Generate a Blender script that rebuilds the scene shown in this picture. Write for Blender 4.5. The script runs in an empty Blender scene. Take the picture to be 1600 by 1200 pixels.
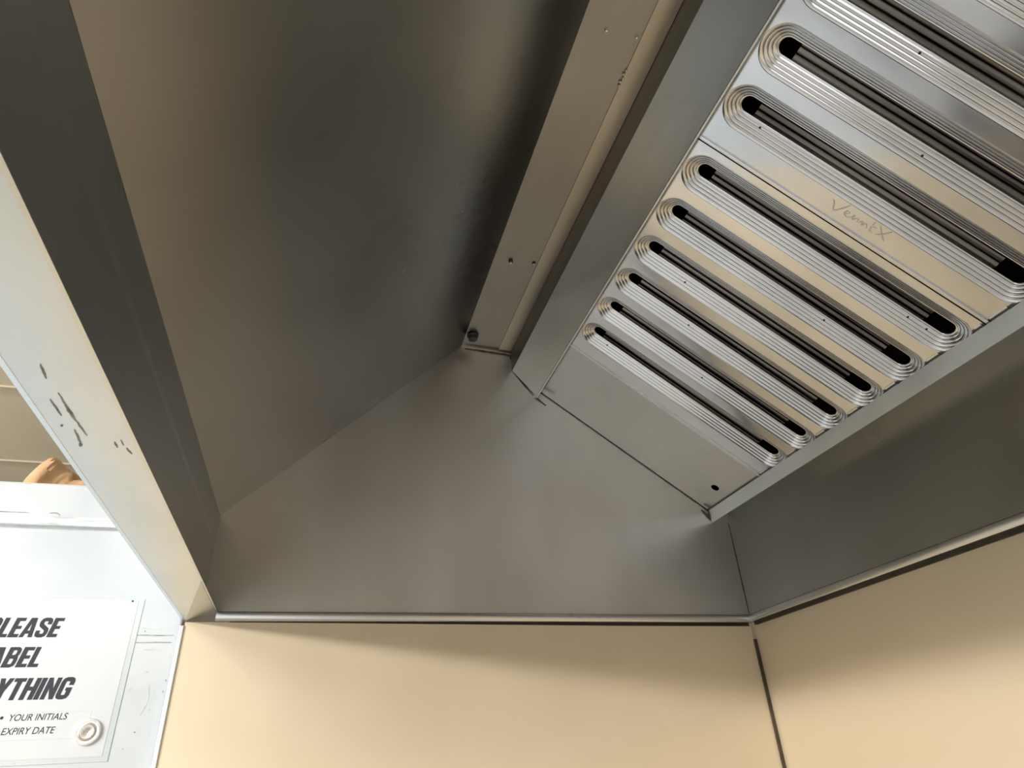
import bpy, bmesh, math, random
from mathutils import Vector, Matrix
random.seed(7)
S = bpy.context.scene
COL = S.collection

# ------------------------------------------------------------------ camera
cam_d = bpy.data.cameras.new('camera'); cam = bpy.data.objects.new('camera', cam_d); COL.objects.link(cam)
cam_d.sensor_fit = 'HORIZONTAL'; cam_d.sensor_width = 36.0
cam_d.lens = 1011.57 / 1600 * 36.0
cam_d.clip_start = 0.02; cam_d.clip_end = 50
cr = Vector((0.26967347, 0.96164243, -0.05020026))      # right
cd = Vector((-0.5061439, 0.09720273, -0.8569539))       # image down
cf = Vector((-0.81920362, 0.25650628, 0.51294244))      # forward
M = Matrix((( cr.x, -cd.x, -cf.x, 1.18721), (cr.y, -cd.y, -cf.y, -0.84965), (cr.z, -cd.z, -cf.z, -0.24743), (0, 0, 0, 1)))
cam.matrix_world = M
S.camera = cam

# ------------------------------------------------------------------ world, exposure, lights
w = bpy.data.worlds.new('kitchen_air'); S.world = w; w.use_nodes = True
w.node_tree.nodes['Background'].inputs[0].default_value = (0.9, 0.95, 1.0, 1)
w.node_tree.nodes['Background'].inputs[1].default_value = 0.05
S.view_settings.view_transform = 'Standard'; S.view_settings.look = 'None'
S.view_settings.gamma = 1.0; S.view_settings.use_curve_mapping = False
S.view_settings.exposure = 0.0

def area(name, loc, target, sx, sy, power, col):
    l = bpy.data.lights.new(name, 'AREA'); l.shape = 'RECTANGLE'; l.size = sx; l.size_y = sy
    l.energy = power; l.color = col
    o = bpy.data.objects.new(name, l); COL.objects.link(o); o.location = loc
    o.rotation_euler = (Vector(target) - Vector(loc)).to_track_quat('-Z', 'Y').to_euler()
    return o
# cool panel on the kitchen ceiling in front of the hood, warm tube on the front wall
area('ceiling_panel_light', (1.5, -2.7, 0.87), (1.5, -2.7, -2.0), 1.2, 1.2, 40, (0.90, 0.96, 1.0))
area('added_side_fill', (3.3, -2.2, 0.87), (3.6, -1.8, -2.0), 0.6, 1.2, 10, (0.95, 0.97, 1.0))  # added fill light, brightens the right wall that the filters reflect
area('warm_tube_light', (2.7, -3.9, 0.37), (0.5, -0.3, -0.3), 2.0, 0.15, 148, (1.0, 0.96, 0.88))
area('added_end_fill', (4.1, -1.6, -0.6), (0.0, -0.9, 0.1), 1.8, 1.0, 10, (0.95, 0.97, 1.0))  # added fill light to brighten the end panel of the hood
pl = bpy.data.lights.new('added_ceiling_fill', 'POINT'); pl.energy = 28; pl.color = (1.0, 0.93, 0.80); pl.shadow_soft_size = 0.12  # added fill light to brighten the kitchen ceiling
po = bpy.data.objects.new('added_ceiling_fill', pl); COL.objects.link(po); po.location = (-0.4, -2.9, 0.36)

# ------------------------------------------------------------------ materials
def mat(name, color, rough=0.5, metal=0.0, spec=0.5):
    m = bpy.data.materials.new(name); m.use_nodes = True
    b = m.node_tree.nodes['Principled BSDF']
    b.inputs['Base Color'].default_value = (*color, 1); b.inputs['Roughness'].default_value = rough
    b.inputs['Metallic'].default_value = metal; b.inputs['Specular IOR Level'].default_value = spec
    return m

def noisy(name, c1, c2, rough, metal, scale=(6, 6, 6), rvar=0.08, bump=0.0, detail=4.0, lo=0.35, hi=0.65, bscale=None):
    """two-tone procedural surface: worn / smeared patches from stretched noise"""
    m = mat(name, c1, rough, metal); nt = m.node_tree; N = nt.nodes; L = nt.links; b = N['Principled BSDF']
    tc = N.new('ShaderNodeTexCoord'); mp = N.new('ShaderNodeMapping'); mp.inputs['Scale'].default_value = scale
    nz = N.new('ShaderNodeTexNoise'); nz.inputs['Scale'].default_value = 1.0; nz.inputs['Detail'].default_value = detail
    L.new(tc.outputs['Object'], mp.inputs['Vector']); L.new(mp.outputs['Vector'], nz.inputs['Vector'])
    cr_ = N.new('ShaderNodeValToRGB'); cr_.color_ramp.elements[0].position = lo; cr_.color_ramp.elements[1].position = hi
    cr_.color_ramp.elements[0].color = (*c1, 1); cr_.color_ramp.elements[1].color = (*c2, 1)
    L.new(nz.outputs['Fac'], cr_.inputs['Fac']); L.new(cr_.outputs['Color'], b.inputs['Base Color'])
    mr = N.new('ShaderNodeMapRange'); mr.inputs['From Min'].default_value = 0.3; mr.inputs['From Max'].default_value = 0.7
    mr.inputs['To Min'].default_value = rough - rvar; mr.inputs['To Max'].default_value = rough + rvar
    L.new(nz.outputs['Fac'], mr.inputs['Value']); L.new(mr.outputs['Result'], b.inputs['Roughness'])
    if bump > 0:
        n2 = N.new('ShaderNodeTexNoise'); n2.inputs['Detail'].default_value = 2.0
        mp2 = N.new('ShaderNodeMapping'); mp2.inputs['Scale'].default_value = bscale or scale
        n2.inputs['Scale'].default_value = 1.0
        L.new(tc.outputs['Object'], mp2.inputs['Vector']); L.new(mp2.outputs['Vector'], n2.inputs['Vector'])
        bp = N.new('ShaderNodeBump'); bp.inputs['Strength'].default_value = bump; bp.inputs['Distance'].default_value = 0.02
        L.new(n2.outputs['Fac'], bp.inputs['Height']); L.new(bp.outputs['Normal'], b.inputs['Normal'])
    return m

M_HOOD = noisy('satin_stainless', (0.50, 0.51, 0.51), (0.57, 0.58, 0.58), 0.27, 1.0, (2.5, 2.5, 2.5), 0.04, 0.04, bscale=(2, 3, 2))
M_PANEL = noisy('greasy_stainless', (0.63, 0.60, 0.56), (0.84, 0.83, 0.82), 0.42, 1.0, (2.6, 2.6, 1.4), 0.06, 0.10, bscale=(2, 3, 2))
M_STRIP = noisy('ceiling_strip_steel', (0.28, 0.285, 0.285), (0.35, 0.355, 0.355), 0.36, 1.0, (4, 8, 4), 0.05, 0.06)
M_OVER = noisy('overlap_strip_steel', (0.40, 0.39, 0.36), (0.48, 0.47, 0.44), 0.34, 1.0, (4, 8, 4), 0.05, 0.06)
M_RAIL = noisy('rail_steel', (0.80, 0.83, 0.84), (0.88, 0.90, 0.91), 0.17, 1.0, (3, 3, 3), 0.04, 0.06, bscale=(3, 4, 4))
M_BACK = noisy('back_panel_steel', (0.40, 0.40, 0.38), (0.47, 0.47, 0.45), 0.30, 1.0, (3, 2, 4), 0.05, 0.08, bscale=(3, 2, 2))  # darker copy of the hood steel, shade put into the colour
M_SLOPE = noisy('sloped_panel_steel', (0.235, 0.24, 0.245), (0.285, 0.29, 0.295), 0.28, 1.0, (2.5, 2.5, 2.5), 0.03, 0.0, bscale=(2, 3, 2))  # dark reflections on the slope are put into this base colour
M_SLAB = noisy('unseen_dark_slab', (0.02, 0.02, 0.02), (0.035, 0.035, 0.035), 0.7, 0.0, (9, 9, 9))  # for the unseen slab added to darken bounce and reflections
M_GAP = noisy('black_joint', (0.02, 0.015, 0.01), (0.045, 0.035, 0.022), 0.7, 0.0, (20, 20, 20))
M_WEB = noisy('greasy_web_steel', (0.15, 0.125, 0.09), (0.25, 0.23, 0.19), 0.38, 0.9, (3, 3, 12), 0.05)
M_LIP = noisy('bright_flange_steel', (0.74, 0.80, 0.84), (0.83, 0.88, 0.92), 0.36, 1.0, (6, 18, 6), 0.06, 0.06)
M_WALL = noisy('cladding_stainless', (0.72, 0.615, 0.46), (0.78, 0.67, 0.51), 0.42, 0.25, (2, 2.5, 3), 0.05, 0.12, bscale=(2, 3, 3))  # warm reflected light is put into the base colour
M_FILT = noisy('filter_stainless', (0.60, 0.62, 0.655), (0.72, 0.74, 0.775), 0.15, 1.0, (12, 5, 12), 0.04, 0.03, bscale=(14, 6, 14))
M_BAFF = noisy('dark_baffle_steel', (0.11, 0.10, 0.092), (0.24, 0.225, 0.21), 0.26, 1.0, (10, 4, 10), 0.08)  # darker steel for the channels behind the slots
M_DARK = noisy('plenum_black', (0.015, 0.012, 0.01), (0.03, 0.026, 0.022), 0.7, 0.0)  # near-black, for the plenum and the drain hole discs
M_GREASE = noisy('brown_grease', (0.05, 0.035, 0.02), (0.11, 0.08, 0.05), 0.5, 0.2, (30, 30, 30))
M_BOLT = noisy('dark_bolt_steel', (0.04, 0.038, 0.035), (0.09, 0.085, 0.08), 0.4, 0.9, (40, 40, 40))
M_RIVET = mat('rivet_steel', (0.8, 0.79, 0.75), 0.2, 1.0)
M_FRIDGE = noisy('white_enamel', (0.49, 0.54, 0.59), (0.56, 0.60, 0.645), 0.35, 0.0, (5, 8, 7), 0.06)
M_SEAL = noisy('grey_gasket', (0.22, 0.23, 0.25), (0.34, 0.35, 0.37), 0.6, 0.0, (20, 20, 20))
M_SMEAR = noisy('grey_smears', (0.45, 0.48, 0.52), (0.90, 0.92, 0.94), 0.5, 0.0, (10, 14, 110), lo=0.40, hi=0.60)
M_SCUFF = noisy('dark_scuff', (0.20, 0.20, 0.21), (0.40, 0.41, 0.41), 0.7, 0.0, (60, 60, 60))
M_SCUFFL = noisy('pale_scuff', (0.45, 0.50, 0.48), (0.62, 0.66, 0.66), 0.7, 0.0, (60, 60, 60))
M_PAPER = noisy('white_paper', (0.565, 0.595, 0.64), (0.59, 0.615, 0.655), 0.55, 0.0, (8, 8, 8))
M_FILM = noisy('clear_laminate', (0.49, 0.55, 0.59), (0.54, 0.585, 0.62), 0.22, 0.0, (9, 9, 9))
M_INK = mat('grey_black_ink', (0.055, 0.06, 0.075), 0.9, 0.0, 0.1)
M_INK2 = mat('thin_ink', (0.05, 0.055, 0.06), 0.9, 0.0, 0.1)
M_LINE = mat('pale_ruled_line', (0.55, 0.56, 0.58), 0.6)
M_MAG = noisy('magnet_steel', (0.42, 0.40, 0.37), (0.55, 0.53, 0.50), 0.35, 0.8, (60, 60, 60))
M_MAGRIM = mat('magnet_rim_steel', (0.85, 0.85, 0.85), 0.3, 0.6)
M_CARD = noisy('brown_cardboard', (0.60, 0.36, 0.19), (0.72, 0.47, 0.28), 0.8, 0.0, (25, 25, 25), 0.03, 0.2)
M_CEIL = noisy('beige_ceiling_tile', (0.70, 0.62, 0.48), (0.75, 0.67, 0.52), 0.9, 0.0, (4, 4, 4), 0.02)
M_TBAR = mat('beige_ceiling_bar', (0.58, 0.51, 0.39), 0.6)
M_ROOM = noisy('cream_wall_paint', (0.46, 0.455, 0.44), (0.50, 0.495, 0.48), 0.7, 0.0, (2, 2, 2))
M_FLOOR = noisy('grey_floor_tile', (0.34, 0.345, 0.35), (0.40, 0.405, 0.41), 0.6, 0.0, (3, 3, 3))

# ------------------------------------------------------------------ mesh helpers
def link(name, bm, m, parent=None, smooth=None):
    bmesh.ops.recalc_face_normals(bm, faces=bm.faces)
    me = bpy.data.meshes.new(name)
    if smooth is not None:
        for f in bm.faces: f.smooth = True
        for e in bm.edges:
            if len(e.link_faces) == 2 and e.calc_face_angle(0) > math.radians(smooth): e.smooth = False
    bm.to_mesh(me); bm.free()
    o = bpy.data.objects.new(name, me); COL.objects.link(o)
    me.materials.append(m)
    if parent: o.parent = parent
    return o

def bx(bm, lo, hi, bev=0.0, mtx=None):
    vs = [bm.verts.new((x, y, z)) for x in (lo[0], hi[0]) for y in (lo[1], hi[1]) for z in (lo[2], hi[2])]
    q = [(0, 1, 3, 2), (4, 6, 7, 5), (0, 4, 5, 1), (2, 3, 7, 6), (0, 2, 6, 4), (1, 5, 7, 3)]
    fs = [bm.faces.new([vs[i] for i in f]) for f in q]
    if bev > 0:
        bmesh.ops.recalc_face_normals(bm, faces=fs)
        es = list({e for f in fs for e in f.edges})
        r = bmesh.ops.bevel(bm, geom=es, offset=bev, segments=2, affect='EDGES', profile=0.5)
        vs = list({v for f in r['faces'] for v in f.verts} | {v for v in vs if v.is_valid})
    if mtx: bmesh.ops.transform(bm, matrix=mtx, verts=[v for v in vs if v.is_valid])

def prism_x(bm, pts, x0, x1):
    """closed Y-Z outline swept along X"""
    a = [bm.verts.new((x0, y, z)) for y, z in pts]; b = [bm.verts.new((x1, y, z)) for y, z in pts]
    n = len(pts); bm.faces.new(a); bm.faces.new(b[::-1])
    for i in range(n): bm.faces.new((a[i], b[i], b[(i + 1) % n], a[(i + 1) % n]))

def sheet(pts, t):
    """a folded sheet: Y-Z polyline given thickness t to its left side -> closed outline"""
    out = []
    n = len(pts)
    for i, (y, z) in enumerate(pts):
        d = []
        if i > 0: d.append((Vector(pts[i]) - Vector(pts[i - 1])).normalized())
        if i < n - 1: d.append((Vector(pts[i + 1]) - Vector(pts[i])).normalized())
        ns = [Vector((-q.y, q.x)) for q in d]
        nn = sum(ns, Vector((0, 0))).normalized()
        k = t / max(0.3, nn.dot(ns[0])); out.append((y + nn.x * k, z + nn.y * k))
    return list(pts) + out[::-1]

def cyl(bm, base, axis, prof, seg=20):
    """lathe: prof = [(radius, height)] about axis from base"""
    axis = Vector(axis).normalized(); u = axis.orthogonal().normalized(); v = axis.cross(u)
    rings = []
    for r, h in prof:
        if r < 1e-6: rings.append([bm.verts.new(Vector(base) + axis * h)])
        else: rings.append([bm.verts.new(Vector(base) + axis * h + (u * math.cos(a) + v * math.sin(a)) * r)
                            for a in (2 * math.pi * k / seg for k in range(seg))])
    for a, b in zip(rings, rings[1:]):
        for k in range(seg):
            k2 = (k + 1) % seg
            if len(a) == 1 and len(b) == 1: continue
            if len(a) == 1: bm.faces.new((a[0], b[k], b[k2]))
            elif len(b) == 1: bm.faces.new((a[k], a[k2], b[0]))
            else: bm.faces.new((a[k], a[k2], b[k2], b[k]))

def tube(bm, pts, r, seg=8):
    pts = [Vector(p) for p in pts]; rings = []
    up = Vector((0, 0, 1))
    for i, p in enumerate(pts):
        d = (pts[min(i + 1, len(pts) - 1)] - pts[max(i - 1, 0)]).normalized()
        u = d.cross(up); u = u.normalized() if u.length > 1e-4 else d.orthogonal().normalized()
        v = d.cross(u)
        rr = r(i / (len(pts) - 1)) if callable(r) else r
        rings.append([bm.verts.new(p + (u * math.cos(a) + v * math.sin(a)) * rr) for a in (2 * math.pi * k / seg for k in range(seg))])
    for a, b in zip(rings, rings[1:]):
        for k in range(seg): bm.faces.new((a[k], a[(k + 1) % seg], b[(k + 1) % seg], b[k]))
    bm.faces.new(rings[0]); bm.faces.new(rings[-1][::-1])

def thing(name, label, cat, loc=(0, 0, 0), group=None):
    o = bpy.data.objects.new(name, None); COL.objects.link(o); o.empty_display_size = 0.05
    o.location = loc; o['label'] = label; o['category'] = cat
    if group: o['group'] = group
    return o
def tag(o, label, cat, group=None):
    o['label'] = label; o['category'] = cat
    if group: o['group'] = group
    return o
def struct(o): o['kind'] = 'structure'; return o
def rel(o, parent_loc):
    o.location = -Vector(parent_loc); return o

XE = 2.30           # far (unseen) end of the hood
# ------------------------------------------------------------------ room shell
bm = bmesh.new(); bx(bm, (-3.0, -4.6, -2.05), (4.2, 0.05, -1.95)); struct(link('floor', bm, M_FLOOR))
bm = bmesh.new(); bx(bm, (0.0, -1.30, -1.95), (1.15, 0.0, -1.935), 0.004); struct(link('bounce_blocker', bm, M_SLAB))   # unseen dark slab added to cut bounce light under the hood
bm = bmesh.new(); bx(bm, (-3.0, -4.6, 0.892), (4.2, 0.05, 0.94)); struct(link('ceiling', bm, M_CEIL))
bm = bmesh.new()
for k in range(-4, 8):
    x = -0.96 + 0.608 * k
    if -2.9 < x < 4.1: bx(bm, (x - 0.012, -4.5, 0.886), (x + 0.012, -0.0, 0.892))
struct(link('trim_1', bm, M_TBAR))
bm = bmesh.new(); bx(bm, (-3.0, -4.7, -1.95), (4.2, -4.6, 0.892)); struct(link('wall_front', bm, M_ROOM))
bm = bmesh.new(); bx(bm, (4.2, -4.7, -1.95), (4.3, 0.05, 0.892)); struct(link('wall_right', bm, M_ROOM))
bm = bmesh.new(); bx(bm, (-3.1, -4.7, -1.95), (-3.0, 0.05, 0.892)); struct(link('wall_far', bm, M_ROOM))
# stainless cladding below the hood: end wall (left) and back wall
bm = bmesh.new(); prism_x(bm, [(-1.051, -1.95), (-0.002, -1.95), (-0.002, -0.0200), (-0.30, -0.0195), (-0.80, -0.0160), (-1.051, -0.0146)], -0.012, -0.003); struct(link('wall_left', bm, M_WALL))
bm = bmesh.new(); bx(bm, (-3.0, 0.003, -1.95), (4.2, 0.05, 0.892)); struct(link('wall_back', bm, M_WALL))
bm = bmesh.new(); bx(bm, (-0.014, -1.0575, -1.95), (0.0, -1.051, -0.020), 0.001); struct(link('trim_2', bm, M_LIP))   # folded edge of the end sheet
bm = bmesh.new(); bx(bm, (-0.004, -0.0030, -1.95), (0.0005, 0.0035, -0.045)); struct(link('trim_3', bm, M_GREASE))        # corner joint

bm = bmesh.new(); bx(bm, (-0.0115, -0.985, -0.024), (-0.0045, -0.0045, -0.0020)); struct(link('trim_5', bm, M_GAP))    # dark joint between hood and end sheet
bm = bmesh.new(); bx(bm, (0.013, -0.0035, -0.0200), (2.3, 0.0030, -0.0130)); struct(link('trim_6', bm, M_GAP))          # dark joint under the back lip

# ------------------------------------------------------------------ exhaust hood
hood = thing('exhaust_hood', 'large stainless steel exhaust canopy over the clad walls, holding the baffle filters', 'range hood')
bm = bmesh.new(); bx(bm, (-0.004, -1.049, -0.001), (0.0, 0.0, 0.70)); link('end_panel', bm, M_PANEL, hood)
bm = bmesh.new(); bx(bm, (XE, -1.049, -0.001), (XE + 0.004, 0.0, 0.70)); link('end_panel', bm, M_PANEL, hood)
bm = bmesh.new(); bx(bm, (0.0, -0.001, -0.001), (XE, 0.002, 0.70)); link('back_panel', bm, M_BACK, hood)
# front: upright face with a fold line, then the long sloping panel
bm = bmesh.new(); prism_x(bm, sheet([(-1.0285, 0.0), (-1.0285, 0.100), (-1.0285, 0.164)], 0.004), 0, XE); link('front_face', bm, M_HOOD, hood)
bm = bmesh.new(); prism_x(bm, [(-1.0285, 0.108), (-1.0279, 0.116), (-1.0279, 0.160), (-1.0285, 0.164)], 0, XE); link('inner_hem', bm, M_HOOD, hood)
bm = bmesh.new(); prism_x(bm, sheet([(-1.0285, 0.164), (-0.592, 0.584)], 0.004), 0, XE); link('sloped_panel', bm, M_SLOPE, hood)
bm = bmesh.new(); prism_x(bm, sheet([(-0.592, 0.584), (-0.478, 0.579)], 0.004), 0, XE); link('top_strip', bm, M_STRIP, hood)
bm = bmesh.new(); prism_x(bm, [(-0.5085, 0.5803), (-0.5085, 0.5785), (-0.4785, 0.5768), (-0.4785, 0.5790)], 0.0, XE); link('overlap_strip', bm, M_OVER, hood)
bm = bmesh.new(); prism_x(bm, sheet([(-0.476, 0.530), (-0.4245, 0.4665)], 0.003), 0, XE)
link('filter_rail', bm, M_RAIL, hood)
bm = bmesh.new(); prism_x(bm, sheet([(-0.478, 0.579), (-0.476, 0.530)], 0.003), 0, XE); link('rail_web', bm, M_WEB, hood)
bm = bmesh.new(); tube(bm, [(0.004, -0.4232, 0.4655), (XE - 0.004, -0.4232, 0.4655)], 0.0022, 10); link('rail_hem', bm, M_LIP, hood, 40)
# plenum behind the filters
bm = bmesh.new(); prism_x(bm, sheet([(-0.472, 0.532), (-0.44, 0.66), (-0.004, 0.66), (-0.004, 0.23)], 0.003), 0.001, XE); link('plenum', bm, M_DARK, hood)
# grease trough under the filters
bm = bmesh.new()
prism_x(bm, sheet([(-0.004, 0.226), (-0.0415, 0.196), (-0.0485, 0.2170), (-0.0460, 0.2180)], 0.0016), 0.001, XE)
link('grease_trough', bm, M_LIP, hood)
bm = bmesh.new(); tube(bm, [(0.004, -0.0480, 0.2175), (XE - 0.004, -0.0480, 0.2175)], 0.0012, 8); link('trough_hem', bm, M_LIP, hood, 40)
# lips
bm = bmesh.new()
prism_x(bm, [(-1.051, -0.013), (-1.0075, -0.0005), (-1.005, 0.0006), (-1.0055, 0.0022), (-1.051, 0.004)], -0.001, XE)
link('front_gutter', bm, M_LIP, hood)
bm = bmesh.new(); prism_x(bm, [(-1.055, -0.0135), (-1.051, -0.0135), (-1.051, 0.10), (-1.0331, 0.164), (-1.0331, 0.20), (-1.055, 0.20)], -0.004, XE); link('outer_fascia', bm, M_LIP, hood)
def lip_outline(): return [(0.0, 0.0), (0.010, -0.0005), (0.012, -0.002), (0.0125, -0.012), (0.011, -0.0145), (0.002, -0.0145)]
bm = bmesh.new()
a = [bm.verts.new((p, -1.005, z)) for p, z in lip_outline()]; b = [bm.verts.new((p, -0.012, z)) for p, z in lip_outline()]
for i in range(len(a)): bm.faces.new((a[i], a[(i + 1) % 6], b[(i + 1) % 6], b[i]))
bm.faces.new(a); bm.faces.new(b[::-1]); link('end_lip', bm, M_HOOD, hood, 40)
bm = bmesh.new(); prism_x(bm, [(-p, z) for p, z in lip_outline()], 0.0, XE); link('back_lip', bm, M_HOOD, hood, 40)
# corner mitre of gutter and end lip, its long triangle imitating a reflection
bm = bmesh.new()
g = [(0.0, -1.051, -0.0137), (0.012, -1.006, -0.0008), (0.10, -1.0055, -0.0006), (0.0, -1.005, -0.0012)]
v = [bm.verts.new(p) for p in [(0.0005, -1.0508, -0.0136), (0.20, -1.0066, -0.0014), (0.0005, -1.0065, -0.0018)]]
w_ = [bm.verts.new(p.co + Vector((0, 0, 0.003))) for p in v]
bm.faces.new(v); bm.faces.new(w_[::-1])
for i in range(3): bm.faces.new((v[i], v[(i + 1) % 3], w_[(i + 1) % 3], w_[i]))
link('corner_triangle', bm, M_HOOD, hood)
# wing bolt in the top corner, rivets and studs on the top strip
bm = bmesh.new()
cyl(bm, (0.048, -0.577, 0.582), (0, 0, -1), [(0, 0), (0.0125, 0), (0.0128, 0.003), (0.0105, 0.0045), (0.0095, 0.012), (0.0, 0.0125)], 20)
link('wing_bolt', bm, M_BOLT, hood, 40)
for x, y, m, r in [(0.760, -0.558, M_RIVET, 0.0026), (0.761, -0.515, M_RIVET, 0.0026), (0.300, -0.560, M_BOLT, 0.0042), (0.306, -0.516, M_BOLT, 0.0034)]:
    bm = bmesh.new(); cyl(bm, (x, y, 0.583), (0, 0, -1), [(0, 0), (r, 0), (r, 0.0040), (r * 0.6, 0.0058), (0, 0.0062)], 14)
    o = link('rivet', bm, m, hood, 40)
    if m is M_BOLT:
        bm = bmesh.new(); cyl(bm, (x, y, 0.5772), (0, 0, -1), [(0, 0), (r * 0.5, 0), (r * 0.4, 0.0012), (0, 0.0014)], 12)
        link('rivet_pin', bm, M_RIVET, o, 40)
bm = bmesh.new()
for q in range(5):
    cyl(bm, (0.690 + 0.006 * q, -0.5085 + random.uniform(-.002, .002), 0.5790), (0, 0, -1), [(0, 0), (0.0022, 0), (0.0017, 0.0014), (0, 0.002)], 10)
link('weld_bead', bm, M_HOOD, hood, 50)
# grease along the end joints (thin residue with a body of its own)
def blob(name, pts, r, m, parent, seed=0, seg=8):
    rr = random.Random(seed); bm = bmesh.new()
    P = [Vector(p) for p in pts]; Q = []
    for a, b in zip(P, P[1:]):
        n = max(2, int((b - a).length / 0.006))
        for k in range(n): Q.append(a.lerp(b, k / n))
    Q.append(P[-1])
    tube(bm, Q, lambda t: r * (0.55 + 0.5 * math.sin(math.pi * min(1, max(0, t)))) * rr.uniform(0.75, 1.15), seg)
    return link(name, bm, m, parent, 60)
blob('grease_line', [(0.0005, -0.585, 0.577), (0.0005, -0.478, 0.572), (0.0005, -0.470, 0.528)], 0.0026, M_GREASE, hood, 1)
blob('grease_line', [(0.0005, -0.424, 0.466), (0.0005, -0.402, 0.448)], 0.0022, M_GREASE, hood, 2)
blob('grease_line', [(0.0005, -0.062, 0.222), (0.0005, -0.040, 0.196)], 0.0030, M_GREASE, hood, 3)
blob('grease_line', [(0.0005, -0.476, 0.530), (0.0005, -0.430, 0.470)], 0.0012, M_GREASE, hood, 4)
blob('grease_line', [(0.0, -0.0012, 0.003), (0.0, -0.0012, 0.193)], 0.0013, M_GREASE, hood, 5)
# scuffs on the front gutter
def gut_z(y): return -0.013 + (y + 1.051) * (0.0125 / 0.0435) - 0.0006
for x0, y0, x1, y1, wd in [(0.772, -1.035, 0.755, -1.0362, .0012), (0.735, -1.0350, 0.700, -1.0345, .0009), (0.718, -1.0352, 0.694, -1.0345, .0018),
                           (0.694, -1.0345, 0.668, -1.0335, .0009), (0.728, -1.041, 0.704, -1.0408, .0010), (0.680, -1.0385, 0.655, -1.040, .0012),
                           (0.657, -1.0405, 0.652, -1.0408, .0020), (0.650, -1.0190, 0.640, -1.0192, .0012), (0.652, -1.0145, 0.642, -1.0146, .0008),
                           (0.636, -1.0135, 0.624, -1.0122, .0010), (0.690, -1.044, 0.688, -1.0441, .0012)]:
    bm = bmesh.new(); n = 6
    L_, R_ = [], []
    for k in range(n + 1):
        t = k / n; y = y0 + (y1 - y0) * t + random.uniform(-.0003, .0003); x = x0 + (x1 - x0) * t; h = 0.55 * wd * (0.35 + 0.65 * math.sin(math.pi * (t * .9 + .05)))
        L_.append(bm.verts.new((x, y - h, gut_z(y - h)))); R_.append(bm.verts.new((x, y + h, gut_z(y + h))))
    for k in range(n): bm.faces.new((L_[k], L_[k + 1], R_[k + 1], R_[k]))
    ex = bmesh.ops.extrude_face_region(bm, geom=bm.faces[:])
    bmesh.ops.translate(bm, vec=(0, 0, 0.0008), verts=[q for q in ex['geom'] if isinstance(q, bmesh.types.BMVert)])
    link('scuff_mark', bm, M_SCUFF, hood)

# ------------------------------------------------------------------ filters
FA = Vector((0.0, -0.40696, 0.47708)); ANG = math.atan2(-0.578002, 0.816035)
FW, P0, PITCH, NS = 0.507, 0.0665, 0.0797, 6
YT, YB = -0.014, 0.449            # plate extent along the slope
RO, RI = 0.0305, 0.0100           # outer ring / throat half widths
SY0, SY1 = 0.027, 0.4215          # stadium centre line ends
def stadium(cx, r, n_end=18, n_side=10):
    """closed loop: right side down, lower end, left side up, upper end"""
    p = []
    for k in range(n_side): p.append((cx + r, SY0 + (SY1 - SY0) * k / n_side))
    for k in range(n_end): a = math.pi * k / n_end; p.append((cx + r * math.cos(a), SY1 + r * math.sin(a)))
    for k in range(n_side): p.append((cx - r, SY1 - (SY1 - SY0) * k / n_side))
    for k in range(n_end): a = math.pi + math.pi * k / n_end; p.append((cx + r * math.cos(a), SY0 + r * math.sin(a)))
    return p
RD = 0.0120                        # depth of the pressed ring
def ring_profile():
    out = [(RO + 0.0020, 0.0), (RO, 0.0), (RO - 0.0004, 0.0010)]
    W = RO - RI - 0.003; nb = 4
    for i in range(nb):
        for k in range(0 if i == 0 else 1, 9):
            t = (i + k / 8) / nb
            if i == 0 and k == 0: continue
            if i > 0 and k == 1: out += [(out[-1][0] - 0.00045, out[-1][1] + 0.0020), (out[-1][0] - 0.00085, out[-1][1] + 0.0002)]
            out.append((RO - 0.0004 - W * t, 0.0010 + RD * t - 0.00035 * math.sin(math.pi * k / 8)))
    x, d = out[-1]
    for q in range(1, 10): a = math.radians(10 * q); out.append((x - 0.0026 * math.sin(a), d + 0.0026 * (1 - math.cos(a))))
    out.append((out[-1][0], out[-1][1] + 0.004))
    return out
def make_filter_plate():
    bm = bmesh.new(); prof = ring_profile()
    for s in range(NS):
        cx = P0 + PITCH * s
        x0 = 0.0 if s == 0 else cx - PITCH / 2; x1 = FW if s == NS - 1 else cx + PITCH / 2
        rings = []
        for r, d in prof: rings.append([bm.verts.new((x, y, d)) for x, y in stadium(cx, r)])
        n = len(rings[0])
        outer = []
        for x, y in stadium(cx, RO + 0.0020):
            dx, dy = x - cx, y - (SY0 + SY1) / 2
            if SY0 <= y <= SY1: outer.append((x1 if dx > 0 else x0, y))
            else:
                yc = SY1 if y > SY1 else SY0; a = math.atan2(y - yc, x - cx)
                hx = (x1 - cx) if math.cos(a) > 0 else (cx - x0); hy = (YB - SY1) if y > SY1 else (SY0 - YT)
                k = min(hx / max(1e-6, abs(math.cos(a))), hy / max(1e-6, abs(math.sin(a))))
                outer.append((cx + k * math.cos(a), yc + k * math.sin(a)))
        # snap the nearest loop points to the cell corners
        for X_ in (x0, x1):
            for Y_ in (YT, YB):
                i = min(range(n), key=lambda q: (outer[q][0] - X_) ** 2 + (outer[q][1] - Y_) ** 2); outer[i] = (X_, Y_)
        rings.insert(0, [bm.verts.new((x, y, 0.0)) for x, y in outer])
        for a, b in zip(rings, rings[1:]):
            for k in range(n):
                bm.faces.new((a[k], a[(k + 1) % n], b[(k + 1) % n], b[k]))
    bmesh.ops.remove_doubles(bm, verts=bm.verts[:], dist=0.00002)
    return bm
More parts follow.
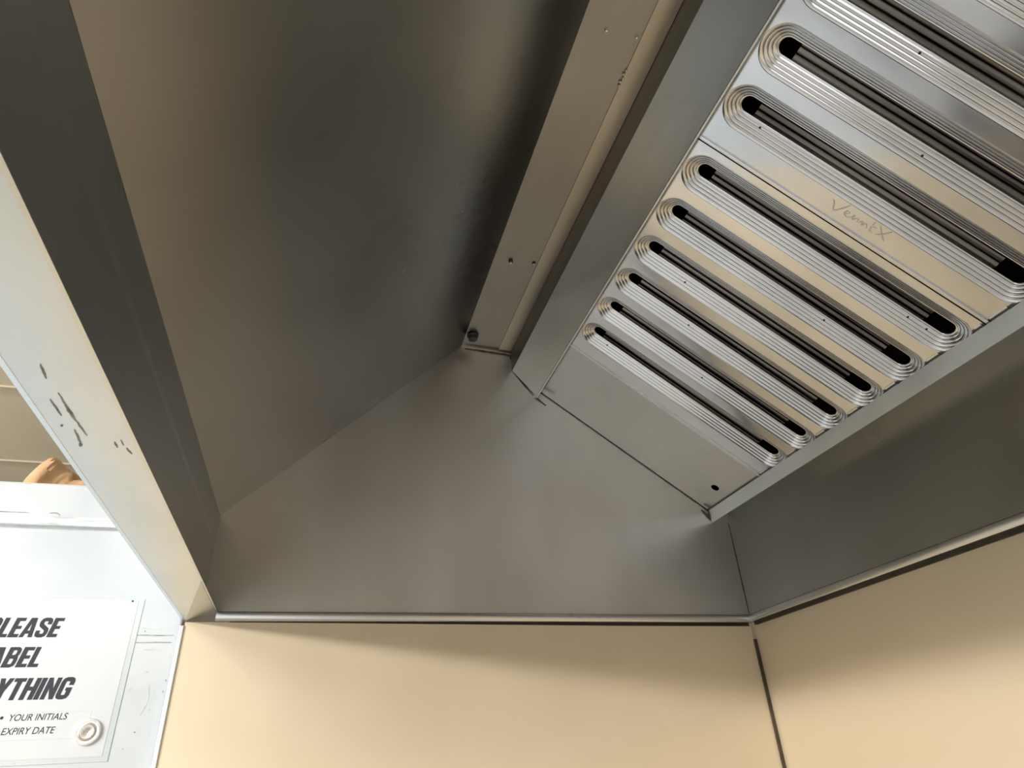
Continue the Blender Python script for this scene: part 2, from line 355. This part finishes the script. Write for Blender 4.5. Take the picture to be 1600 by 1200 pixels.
def inner_channel(cx):
    """folded channel behind one slot, open at both ends"""
    bm = bmesh.new(); sec = []
    W = 0.026
    for k in range(25):
        t = -1 + 2 * k / 24
        z = 0.0215 + 0.010 * (1 - t * t) + (0.0012 if k % 4 == 0 else 0.0)
        sec.append((cx + W * t, z))
    y0, y1 = SY0 + 0.012, SY1 - 0.022
    a = [bm.verts.new((x, y0, z)) for x, z in sec]; b = [bm.verts.new((x, y1, z)) for x, z in sec]
    a2 = [bm.verts.new((x, y0, z + 0.001)) for x, z in sec]; b2 = [bm.verts.new((x, y1, z + 0.001)) for x, z in sec]
    n = len(sec)
    for k in range(n - 1):
        bm.faces.new((a[k], a[k + 1], b[k + 1], b[k])); bm.faces.new((a2[k + 1], a2[k], b2[k], b2[k + 1]))
        bm.faces.new((a[k + 1], a[k], a2[k], a2[k + 1])); bm.faces.new((b[k], b[k + 1], b2[k + 1], b2[k]))
    bm.faces.new((a[0], b[0], b2[0], a2[0])); bm.faces.new((b[-1], a[-1], a2[-1], b2[-1]))
    return bm
def make_filter(label):
    t = thing('baffle_filter', label, 'grease filter', group='baffle filters in the hood')
    link('face_plate', make_filter_plate(), M_FILT, t, 15)
    for s in range(NS): link('inner_baffle', inner_channel(P0 + PITCH * s), M_BAFF, t, 40)
    bm = bmesh.new()
    bx(bm, (0.0008, YT, 0.0008), (0.0022, YB, 0.044)); bx(bm, (FW - 0.0022, YT, 0.0008), (FW - 0.0008, YB, 0.044))
    bx(bm, (0.0022, YT, 0.0008), (FW - 0.0022, YT + 0.0015, 0.044)); bx(bm, (0.0022, YB - 0.0015, 0.0008), (FW - 0.0022, YB, 0.044))
    link('frame', bm, M_FILT, t)
    bm = bmesh.new(); bx(bm, (0.001, YT, -0.0030), (0.0062, YB - 0.006, 0.0010), 0.001); link('side_rail', bm, M_FILT, t)
    # end tabs that close the flat ribs along the trough
    for s in range(NS + 1):
        x = P0 + PITCH * (s - 0.5); hw = 0.0105
        if s == 0: xa, xb = 0.008, P0 - RO - 0.002
        elif s == NS: xa, xb = x - hw, FW - 0.002
        else: xa, xb = x - hw, x + hw
        bm = bmesh.new(); bx(bm, (xa, 0.4365, -0.0016), (xb, YB - 0.002, 0.0006), 0.0005); link('end_tab', bm, M_FILT, t)
    rr = random.Random(5)
    for s, y in [(0, .055), (1, .23), (2, .15), (3, .10), (4, .30), (5, .375), (5, .405)]:
        q = rr.choice([.3, .55, .8]); off = RO - 0.0004 - (RO - RI - .003) * q
        bm = bmesh.new()
        cyl(bm, (P0 + PITCH * s - off, y, 0.0010 + RD * q + .0004), (0.6, 0, -0.8), [(0, 0), (0.0017, 0), (0.0016, 0.0007), (0, 0.0008)], 10)
        link('drain_hole', bm, M_DARK, t)
    return t
def place(t, x, parts=True):
    t.location = Vector((x, FA.y, FA.z)); t.rotation_euler = (ANG, 0, 0)
def dup(root, label):
    r = root.copy(); COL.objects.link(r); r['label'] = label
    for ch in list(root.children):
        c = ch.copy(); COL.objects.link(c); c.parent = r
    return r
f1 = make_filter('steel baffle filter next to the blank filler panel, all six slots in view')
f2 = dup(f1, 'steel baffle filter with a stamped script mark, its far slots cut off by the frame')
place(f1, 0.1935); place(f2, 0.1935 + 0.509)
# stamped maker's script, worn, on the flat rib at the start of the second filter
bm = bmesh.new()
def stroke(pts, r=0.0011):
    # catmull-rom through rib coordinates (x across, y along)
    P = [Vector((x, y, 0.0002)) for x, y in pts]; P = [P[0]] + P + [P[-1]]; Q = []
    for i in range(1, len(P) - 2):
        for k in range(6):
            t = k / 6; a, b, c, d = P[i - 1], P[i], P[i + 1], P[i + 2]
            Q.append(0.5 * ((2 * b) + (c - a) * t + (2 * a - 5 * b + 4 * c - d) * t * t + (3 * b - a - 3 * c + d) * t ** 3))
    Q.append(P[-1]); tube(bm, Q, lambda t: r * (0.5 + 0.5 * math.sin(math.pi * (0.1 + 0.8 * t))), 8)
ex = 0.0235
for s in [[(ex + .006, .186), (ex + .003, .190), (ex - .006, .196), (ex + .002, .203), (ex + .011, .208)],
          [(ex - .002, .210), (ex + .001, .214), (ex + .003, .211), (ex - .002, .209), (ex - .004, .214), (ex - .002, .218)],
          [(ex - .003, .219), (ex + .003, .221), (ex - .003, .222), (ex + .002, .227), (ex - .003, .229)],
          [(ex - .002, .231), (ex + .002, .234), (ex - .003, .236), (ex + .002, .239), (ex - .003, .243)],
          [(ex + .010, .246), (ex - .003, .248), (ex - .003, .252)], [(ex + .004, .243), (ex + .004, .253)],
          [(ex + .010, .254), (ex + .002, .262), (ex - .005, .271)], [(ex - .004, .257), (ex + .002, .264), (ex + .011, .270)]]:
    stroke(s)
link('stamped_script', bm, M_FILT, f2, 50)
# blank filler panel at the end of the bank
bl = thing('filler_panel', 'plain steel filler panel with one round hole, between the end wall and the filters', 'filler panel')
bm = bmesh.new()
x0, x1 = 0.003, 0.1925; hc, hr = (0.082, 0.410), 0.0085
N_ = 32; inn = [(hc[0] + hr * math.cos(2 * math.pi * k / N_), hc[1] + hr * math.sin(2 * math.pi * k / N_)) for k in range(N_)]
out = []
for k in range(N_):
    a = 2 * math.pi * k / N_; c, s = math.cos(a), math.sin(a)
    kx = ((x1 - hc[0]) if c > 0 else (hc[0] - x0)) / max(1e-6, abs(c)); ky = ((YB - hc[1]) if s > 0 else (hc[1] - YT)) / max(1e-6, abs(s))
    q = min(kx, ky); out.append((hc[0] + c * q, hc[1] + s * q))
for X_ in (x0, x1):
    for Y_ in (YT, YB):
        i = min(range(N_), key=lambda q: (out[q][0] - X_) ** 2 + (out[q][1] - Y_) ** 2); out[i] = (X_, Y_)
R1 = [[bm.verts.new((x, y, z)) for x, y in pp] for pp, z in ((inn, 0.0012), (inn, 0.0), (out, 0.0), (out, 0.0012))]
for a, b in zip(R1, R1[1:] + R1[:1]):
    for k in range(N_): bm.faces.new((a[k], a[(k + 1) % N_], b[(k + 1) % N_], b[k]))
link('panel', bm, M_HOOD, bl, 30)
bm = bmesh.new(); bx(bm, (x0, YT, 0.0012), (x0 + 0.0015, YB, 0.03)); bx(bm, (x1 - 0.0015, YT, 0.0012), (x1, YB, 0.03)); link('side_flange', bm, M_HOOD, bl)
place(bl, 0.0)

# ------------------------------------------------------------------ refrigerator beside the hood
XF = -0.02
fr = thing('refrigerator', 'tall white enamel refrigerator left of the hood, its door carrying the printed notice', 'refrigerator', (-0.4, -1.52, -1.95))
FL = (-0.4, -1.52, -1.95)
Y0, Y1 = -2.02, -1.0585
def fpart(name, bm, m, parent=fr, smooth=None):
    o = link(name, bm, m, parent, smooth)
    bmx = Matrix.Translation(-Vector(FL)); o.data.transform(bmx)
    return o
bm = bmesh.new(); bx(bm, (-0.80, Y0 + .004, -1.93), (-0.060, Y1 - .004, 0.214), 0.004); fpart('cabinet', bm, M_FRIDGE)
bm = bmesh.new(); bx(bm, (-0.058, Y0, 0.1405), (XF, Y1, 0.216), 0.004); fpart('top_trim', bm, M_FRIDGE)
bm = bmesh.new(); bx(bm, (XF - 0.0015, Y0 + .02, 0.1425), (XF + 0.0004, Y1 - 0.001, 0.157), 0.0002); fpart('smeared_edge', bm, M_SMEAR)
bm = bmesh.new(); bx(bm, (-0.058, Y0 + .008, 0.1368), (XF - 0.004, Y1 - 0.001, 0.1405)); fpart('door_gasket', bm, M_SEAL)
bm = bmesh.new(); bx(bm, (-0.058, Y0, -1.75), (XF, Y1, 0.1368), 0.003); fpart('door', bm, M_FRIDGE)
bm = bmesh.new(); bx(bm, (-0.058, Y0 + .02, -1.95), (-0.05, Y1 - .02, -1.76)); bx(bm, (-0.78, Y0 + .02, -1.95), (-0.06, Y1 - .02, -1.93)); fpart('plinth', bm, M_SEAL)
def mark(pts, wd, m):
    """a flat worn mark on the door: polyline in (y, z)"""
    bm = bmesh.new(); n = len(pts); L_, R_ = [], []
    for i, (y, z) in enumerate(pts):
        d = (Vector(pts[min(i + 1, n - 1)]) - Vector(pts[max(i - 1, 0)])).normalized(); t = i / (n - 1)
        h = wd * (0.4 + 0.6 * math.sin(math.pi * (.1 + .8 * t)))
        L_.append(bm.verts.new((XF + .0003, y - d.y * h, z + d.x * h))); R_.append(bm.verts.new((XF + .0003, y + d.y * h, z - d.x * h)))
    for k in range(n - 1): bm.faces.new((L_[k], L_[k + 1], R_[k + 1], R_[k]))
    ex_ = bmesh.ops.extrude_face_region(bm, geom=bm.faces[:])
    bmesh.ops.translate(bm, vec=(-0.0006, 0, 0), verts=[q for q in ex_['geom'] if isinstance(q, bmesh.types.BMVert)])
    fpart('scuff_mark', bm, m)
for pts, wd, m in [([(-1.129, -.0318), (-1.11, -.0316), (-1.09, -.0322), (-1.067, -.0320)], .0009, M_SCUFF),
                   ([(-1.131, -.0425), (-1.11, -.0428), (-1.09, -.0424), (-1.068, -.0428)], .0011, M_SCUFF),
                   ([(-1.115, -.0210), (-1.10, -.0206), (-1.083, -.0209)], .0008, M_SCUFFL), ([(-1.120, -.053), (-1.10, -.0535), (-1.076, -.0528)], .0008, M_SCUFFL),
                   ([(-1.088, -.105), (-1.0855, -.115), (-1.0848, -.127), (-1.087, -.136), (-1.091, -.146)], .0010, M_SCUFFL),
                   ([(-1.116, -.112), (-1.111, -.1105), (-1.1065, -.110)], .0028, M_SCUFFL), ([(-1.079, -.113), (-1.077, -.1145)], .0018, M_SCUFFL),
                   ([(-1.066, -.063), (-1.0655, -.068)], .0014, M_SCUFFL), ([(-1.063, -.082), (-1.066, -.086)], .0013, M_SCUFFL),
                   ([(-1.065, -.097), (-1.0645, -.100)], .0012, M_SCUFF), ([(-1.0665, -.113), (-1.0655, -.1155)], .0014, M_SCUFF),
                   ([(-1.080, -.138), (-1.079, -.141)], .0014, M_SCUFFL), ([(-1.094, -.1685), (-1.092, -.1695)], .0014, M_SCUFF),
                   ([(-1.073, -.172), (-1.071, -.174)], .0014, M_SCUFFL), ([(-1.105, -.190), (-1.103, -.191)], .0012, M_SCUFF),
                   ([(-1.106, -.086), (-1.099, -.0855), (-1.092, -.0865)], .0016, M_SCUFFL), ([(-1.1105, -.025), (-1.1095, -.0265)], .0012, M_SCUFF),
                   ([(-1.40, .1622), (-1.36, .1618), (-1.325, .1620)], .0009, M_SCUFF), ([(-1.295, .1628), (-1.285, .1632), (-1.279, .1600), (-1.281, .1580)], .0011, M_SCUFF),
                   ([(-1.270, .1595), (-1.266, .1590)], .0016, M_SCUFFL), ([(-1.345, .2125), (-1.338, .2122)], .0012, M_SCUFFL)]:
    mark(pts, wd, m)

# printed notice, laminated, held by a round magnet
sg = thing('notice', 'white laminated notice with bold italic capitals asking to label, on the refrigerator door', 'sign', (XF, -1.278, -0.09))
SL = (XF, -1.278, -0.09)
def spart(name, bm, m, parent=sg):
    o = link(name, bm, m, parent); o.data.transform(Matrix.Translation(-Vector(SL))); return o
bm = bmesh.new(); bx(bm, (XF + .0003, -1.438, -0.2055), (XF + .0010, -1.1205, 0.0235), 0.0002); spart('laminate_film', bm, M_FILM)
bm = bmesh.new(); bx(bm, (XF + .0010, -1.430, -0.1985), (XF + .0014, -1.1290, 0.0225)); spart('paper', bm, M_PAPER)
RT = Matrix(((0, 0, 1), (1, 0, 0), (0, 1, 0)))
def text(body, name, yc, zb, height, width, m, shear=0.22, bold=0.0, align='CENTER'):
    cu = bpy.data.curves.new(name, 'FONT'); cu.body = body; cu.size = 1.0; cu.offset = bold; cu.extrude = 0.004; cu.shear = shear
    cu.align_x = 'LEFT'
    o = bpy.data.objects.new(name, cu); COL.objects.link(o)
    bpy.context.view_layer.update()
    me = bpy.data.meshes.new_from_object(o.evaluated_get(bpy.context.evaluated_depsgraph_get()))
    COL.objects.unlink(o); bpy.data.objects.remove(o)
    xs = [v.co.x for v in me.vertices]; ys = [v.co.y for v in me.vertices]; 
    sx = width / (max(xs) - min(xs)); sy = height / (max(ys) - min(ys)); mx = (max(xs) + min(xs)) / 2 if align == 'CENTER' else min(xs)
    for v in me.vertices:
        x, y, z = (v.co.x - mx) * sx, (v.co.y - min(ys)) * sy, v.co.z
        v.co = Vector((XF + .0015 + z * 0.02, yc + x, zb + y)) - Vector(SL)
    me.materials.clear(); me.materials.append(m)
    t = bpy.data.objects.new(name, me); COL.objects.link(t); t.parent = sg
    return t
def glyph(ch):
    """heavy condensed capitals as filled strokes in a unit-high box -> (quads, advance)"""
    Q = []
    def R(x0, y0, x1, y1): Q.append([(x0, y0), (x1, y0), (x1, y1), (x0, y1)])
    def P(pts, t=0.20):
        n = len(pts); Lf, Rt = [], []
        for i in range(n):
            ds = []
            if i > 0: ds.append((Vector(pts[i]) - Vector(pts[i - 1])).normalized())
            if i < n - 1: ds.append((Vector(pts[i + 1]) - Vector(pts[i])).normalized())
            nn = [Vector((-d.y, d.x)) for d in ds]; m = sum(nn, Vector((0, 0))).normalized(); k = t / 2 / max(.4, m.dot(nn[0]))
            Lf.append(Vector(pts[i]) + m * k); Rt.append(Vector(pts[i]) - m * k)
        for i in range(n - 1): Q.append([tuple(Rt[i]), tuple(Rt[i + 1]), tuple(Lf[i + 1]), tuple(Lf[i])])
    W = 0.56
    if ch in 'LEPBR': R(0, 0, .21, 1)
    if ch == 'L': R(.20, 0, .44, .17); W = .45
    if ch == 'E': R(.20, 0, .45, .17); R(.20, .42, .42, .58); R(.20, .83, .45, 1); W = .46
    if ch in 'PR': P([(.15, .92), (.36, .92), (.43, .87), (.455, .78), (.455, .62), (.43, .53), (.36, .48), (.15, .48)], .17)
    if ch == 'R': P([(.36, .46), (.43, .42), (.45, .32), (.45, 0)], .18)
    if ch == 'B':
        P([(.15, .92), (.36, .92), (.43, .87), (.45, .79), (.45, .68), (.42, .58), (.34, .53), (.15, .53)], .16)
        P([(.15, .51), (.35, .51), (.44, .46), (.46, .36), (.46, .22), (.44, .13), (.36, .08), (.15, .08)], .17)
    if ch == 'T': R(.14, 0, .35, 1); R(0, .83, .49, 1); W = .50
    if ch == 'I': R(0, 0, .21, 1); W = .23
    if ch == 'H': R(0, 0, .21, 1); R(.36, 0, .57, 1); R(.18, .42, .40, .60)
    if ch == 'N': R(0, 0, .19, 1); R(.36, 0, .55, 1); Q.append([(.38, 0), (.55, 0), (.17, 1), (0, 1)])
    if ch == 'A': Q.append([(0, 0), (.20, 0), (.34, 1), (.16, 1)]); Q.append([(.40, 0), (.60, 0), (.44, 1), (.26, 1)]); R(.16, .18, .44, .34); W = .60
    if ch == 'V': Q.append([(.18, 0), (.36, 0), (.20, 1), (0, 1)]); Q.append([(.20, 0), (.38, 0), (.57, 1), (.37, 1)])
    if ch == 'Y': R(.18, 0, .39, .46); Q.append([(.18, .40), (.36, .40), (.20, 1), (0, 1)]); Q.append([(.21, .40), (.39, .40), (.57, 1), (.37, 1)])
    if ch == 'S': P([(.46, .66), (.46, .80), (.43, .88), (.36, .915), (.20, .915), (.13, .88), (.10, .80), (.10, .70), (.13, .62), (.43, .40), (.46, .31), (.46, .20), (.43, .12), (.36, .085), (.20, .085), (.13, .12), (.10, .20), (.10, .34)], .19)
    if ch == 'G': P([(.46, .64), (.46, .80), (.43, .88), (.36, .915), (.20, .915), (.13, .88), (.10, .80), (.10, .20), (.13, .12), (.20, .085), (.34, .085), (.43, .12), (.46, .20), (.46, .47)], .20); R(.30, .38, .56, .53)
    return Q, W + 0.045
def headline(body, yc, zb, h, width):
    bm = bmesh.new(); x = 0; quads = []
    for ch in body:
        q, adv = glyph(ch)
        quads += [[(px + x, py) for px, py in f] for f in q]; x += adv
    k = width / (x + 0.17); sh = 0.20 * h
    for q_, f in enumerate(quads):
        bm.faces.new([bm.verts.new((XF + 0.0016 + 0.00003 * (q_ % 12), yc - width / 2 + px * k + py * sh, zb + py * h)) for px, py in f])
    o = link('lettering', bm, M_INK, sg)
    for f_ in o.data.polygons:
        if f_.normal.x < 0: f_.flip()
    o.data.transform(Matrix.Translation(-Vector(SL)))
headline('PLEASE', -1.2778, -0.0345, 0.0285, 0.1045)
headline('LABEL', -1.2835, -0.0770, 0.0285, 0.0900)
headline('EVERYTHING', -1.2745, -0.1215, 0.0295, 0.1740)
text('YOUR INITIALS', 'lettering', -1.2610, -0.1490, 0.0088, 0.0740, M_INK2, 0.18, 0.004, 'LEFT')
text('EXPIRY DATE', 'lettering', -1.2655, -0.1665, 0.0088, 0.0670, M_INK2, 0.18, 0.004, 'LEFT')
for y, z in ((-1.2705, -0.1445), (-1.2735, -0.1615)):
    bm = bmesh.new(); cyl(bm, (XF + .0014, y, z), (1, 0, 0), [(0, 0), (0.0021, 0), (0.0021, 0.0003), (0, 0.0003)], 16); spart('bullet_point', bm, M_INK2)
bm = bmesh.new()
for a, b in (((-1.395, -0.1388), (-1.1570, -0.1381)), ((-1.395, -0.1740), (-1.1570, -0.1733)), ((-1.1575, -0.1738), (-1.1567, -0.1381)), ((-1.3955, -0.1738), (-1.3947, -0.1381))):
    bx(bm, (XF + .0013, a[0], a[1]), (XF + .0016, b[0], b[1]))
spart('ruled_box', bm, M_LINE)
bm = bmesh.new(); cyl(bm, (XF + .0014, -1.138, 0.0205), (1, 0, 0), [(0, 0), (0.0016, 0), (0.0014, 0.0008), (0, 0.001)], 12); spart('pin_hole', bm, M_INK)
mg = thing('magnet', 'round grey disc magnet pinning the lower corner of the notice', 'magnet', (XF + .0014, -1.155, -0.1665))
MX = (XF + .0014, -1.155, -0.1665)
bm = bmesh.new(); cyl(bm, (0, 0, 0), (1, 0, 0), [(0, 0), (0.0175, 0), (0.0178, 0.002), (0.0170, 0.0045), (0.0150, 0.0052), (0.0130, 0.0046), (0, 0.0046)], 40); link('rim', bm, M_MAGRIM, mg, 35)
bm = bmesh.new(); cyl(bm, (0.0046, 0, 0), (1, 0, 0), [(0, 0), (0.0122, 0), (0.0120, 0.0010), (0.0098, 0.0018), (0.0092, 0.0013), (0.0040, 0.0013), (0.0030, 0.0007), (0, 0.0005)], 40); link('disc', bm, M_MAG, mg, 35)
bm = bmesh.new(); cyl(bm, (0.0050, 0, 0), (1, 0, 0), [(0, 0), (0.0013, 0), (0.0012, 0.0010), (0, 0.0011)], 12); link('centre_dimple', bm, M_SEAL, mg, 35)

# crumpled cardboard lying on the refrigerator
bm = bmesh.new(); nu, nv = 26, 14; rr = random.Random(3)
import mathutils
top, bot = [], []
for i in range(nu + 1):
    u = i / nu
    ra, rb = [], []
    for j in range(nv + 1):
        v_ = j / nv
        y = -1.368 + 0.088 * u + 0.016 * (1 - u) * (1 - abs(2 * v_ - 1))
        ridge = (0.034 + 0.048 * (1 - u) ** 0.9) * min(1.0, u / 0.12 + 0.55)
        x = -0.065 - 0.10 * v_ + 0.012 * math.sin(5 * u + 1)
        prof = math.sin(math.pi * min(1, v_ * 1.0)) ** 0.7 if 0 < v_ < 1 else 0.0
        nz = mathutils.noise.noise(Vector((u * 5, v_ * 3.5, 1.7))) * 0.010 + abs(mathutils.noise.noise(Vector((u * 11, v_ * 8, 5.1)))) * 0.008
        z = 0.2165 + ridge * prof + nz * prof * (1 - u * .6)
        ra.append(bm.verts.new((x + nz * .5, y + nz * .6, max(0.2172, z)))); rb.append(bm.verts.new((x, y, 0.2162)))
    top.append(ra); bot.append(rb)
for i in range(nu):
    for j in range(nv):
        bm.faces.new((top[i][j], top[i + 1][j], top[i + 1][j + 1], top[i][j + 1])); bm.faces.new((bot[i][j], bot[i][j + 1], bot[i + 1][j + 1], bot[i + 1][j]))
    bm.faces.new((top[i][0], bot[i][0], bot[i + 1][0], top[i + 1][0])); bm.faces.new((top[i][nv], top[i + 1][nv], bot[i + 1][nv], bot[i][nv]))
for j in range(nv):
    bm.faces.new((top[0][j], top[0][j + 1], bot[0][j + 1], bot[0][j])); bm.faces.new((top[nu][j], bot[nu][j], bot[nu][j + 1], top[nu][j + 1]))
tag(link('cardboard_scrap', bm, M_CARD, None, 25), 'crumpled brown cardboard lying on top of the white refrigerator', 'cardboard')
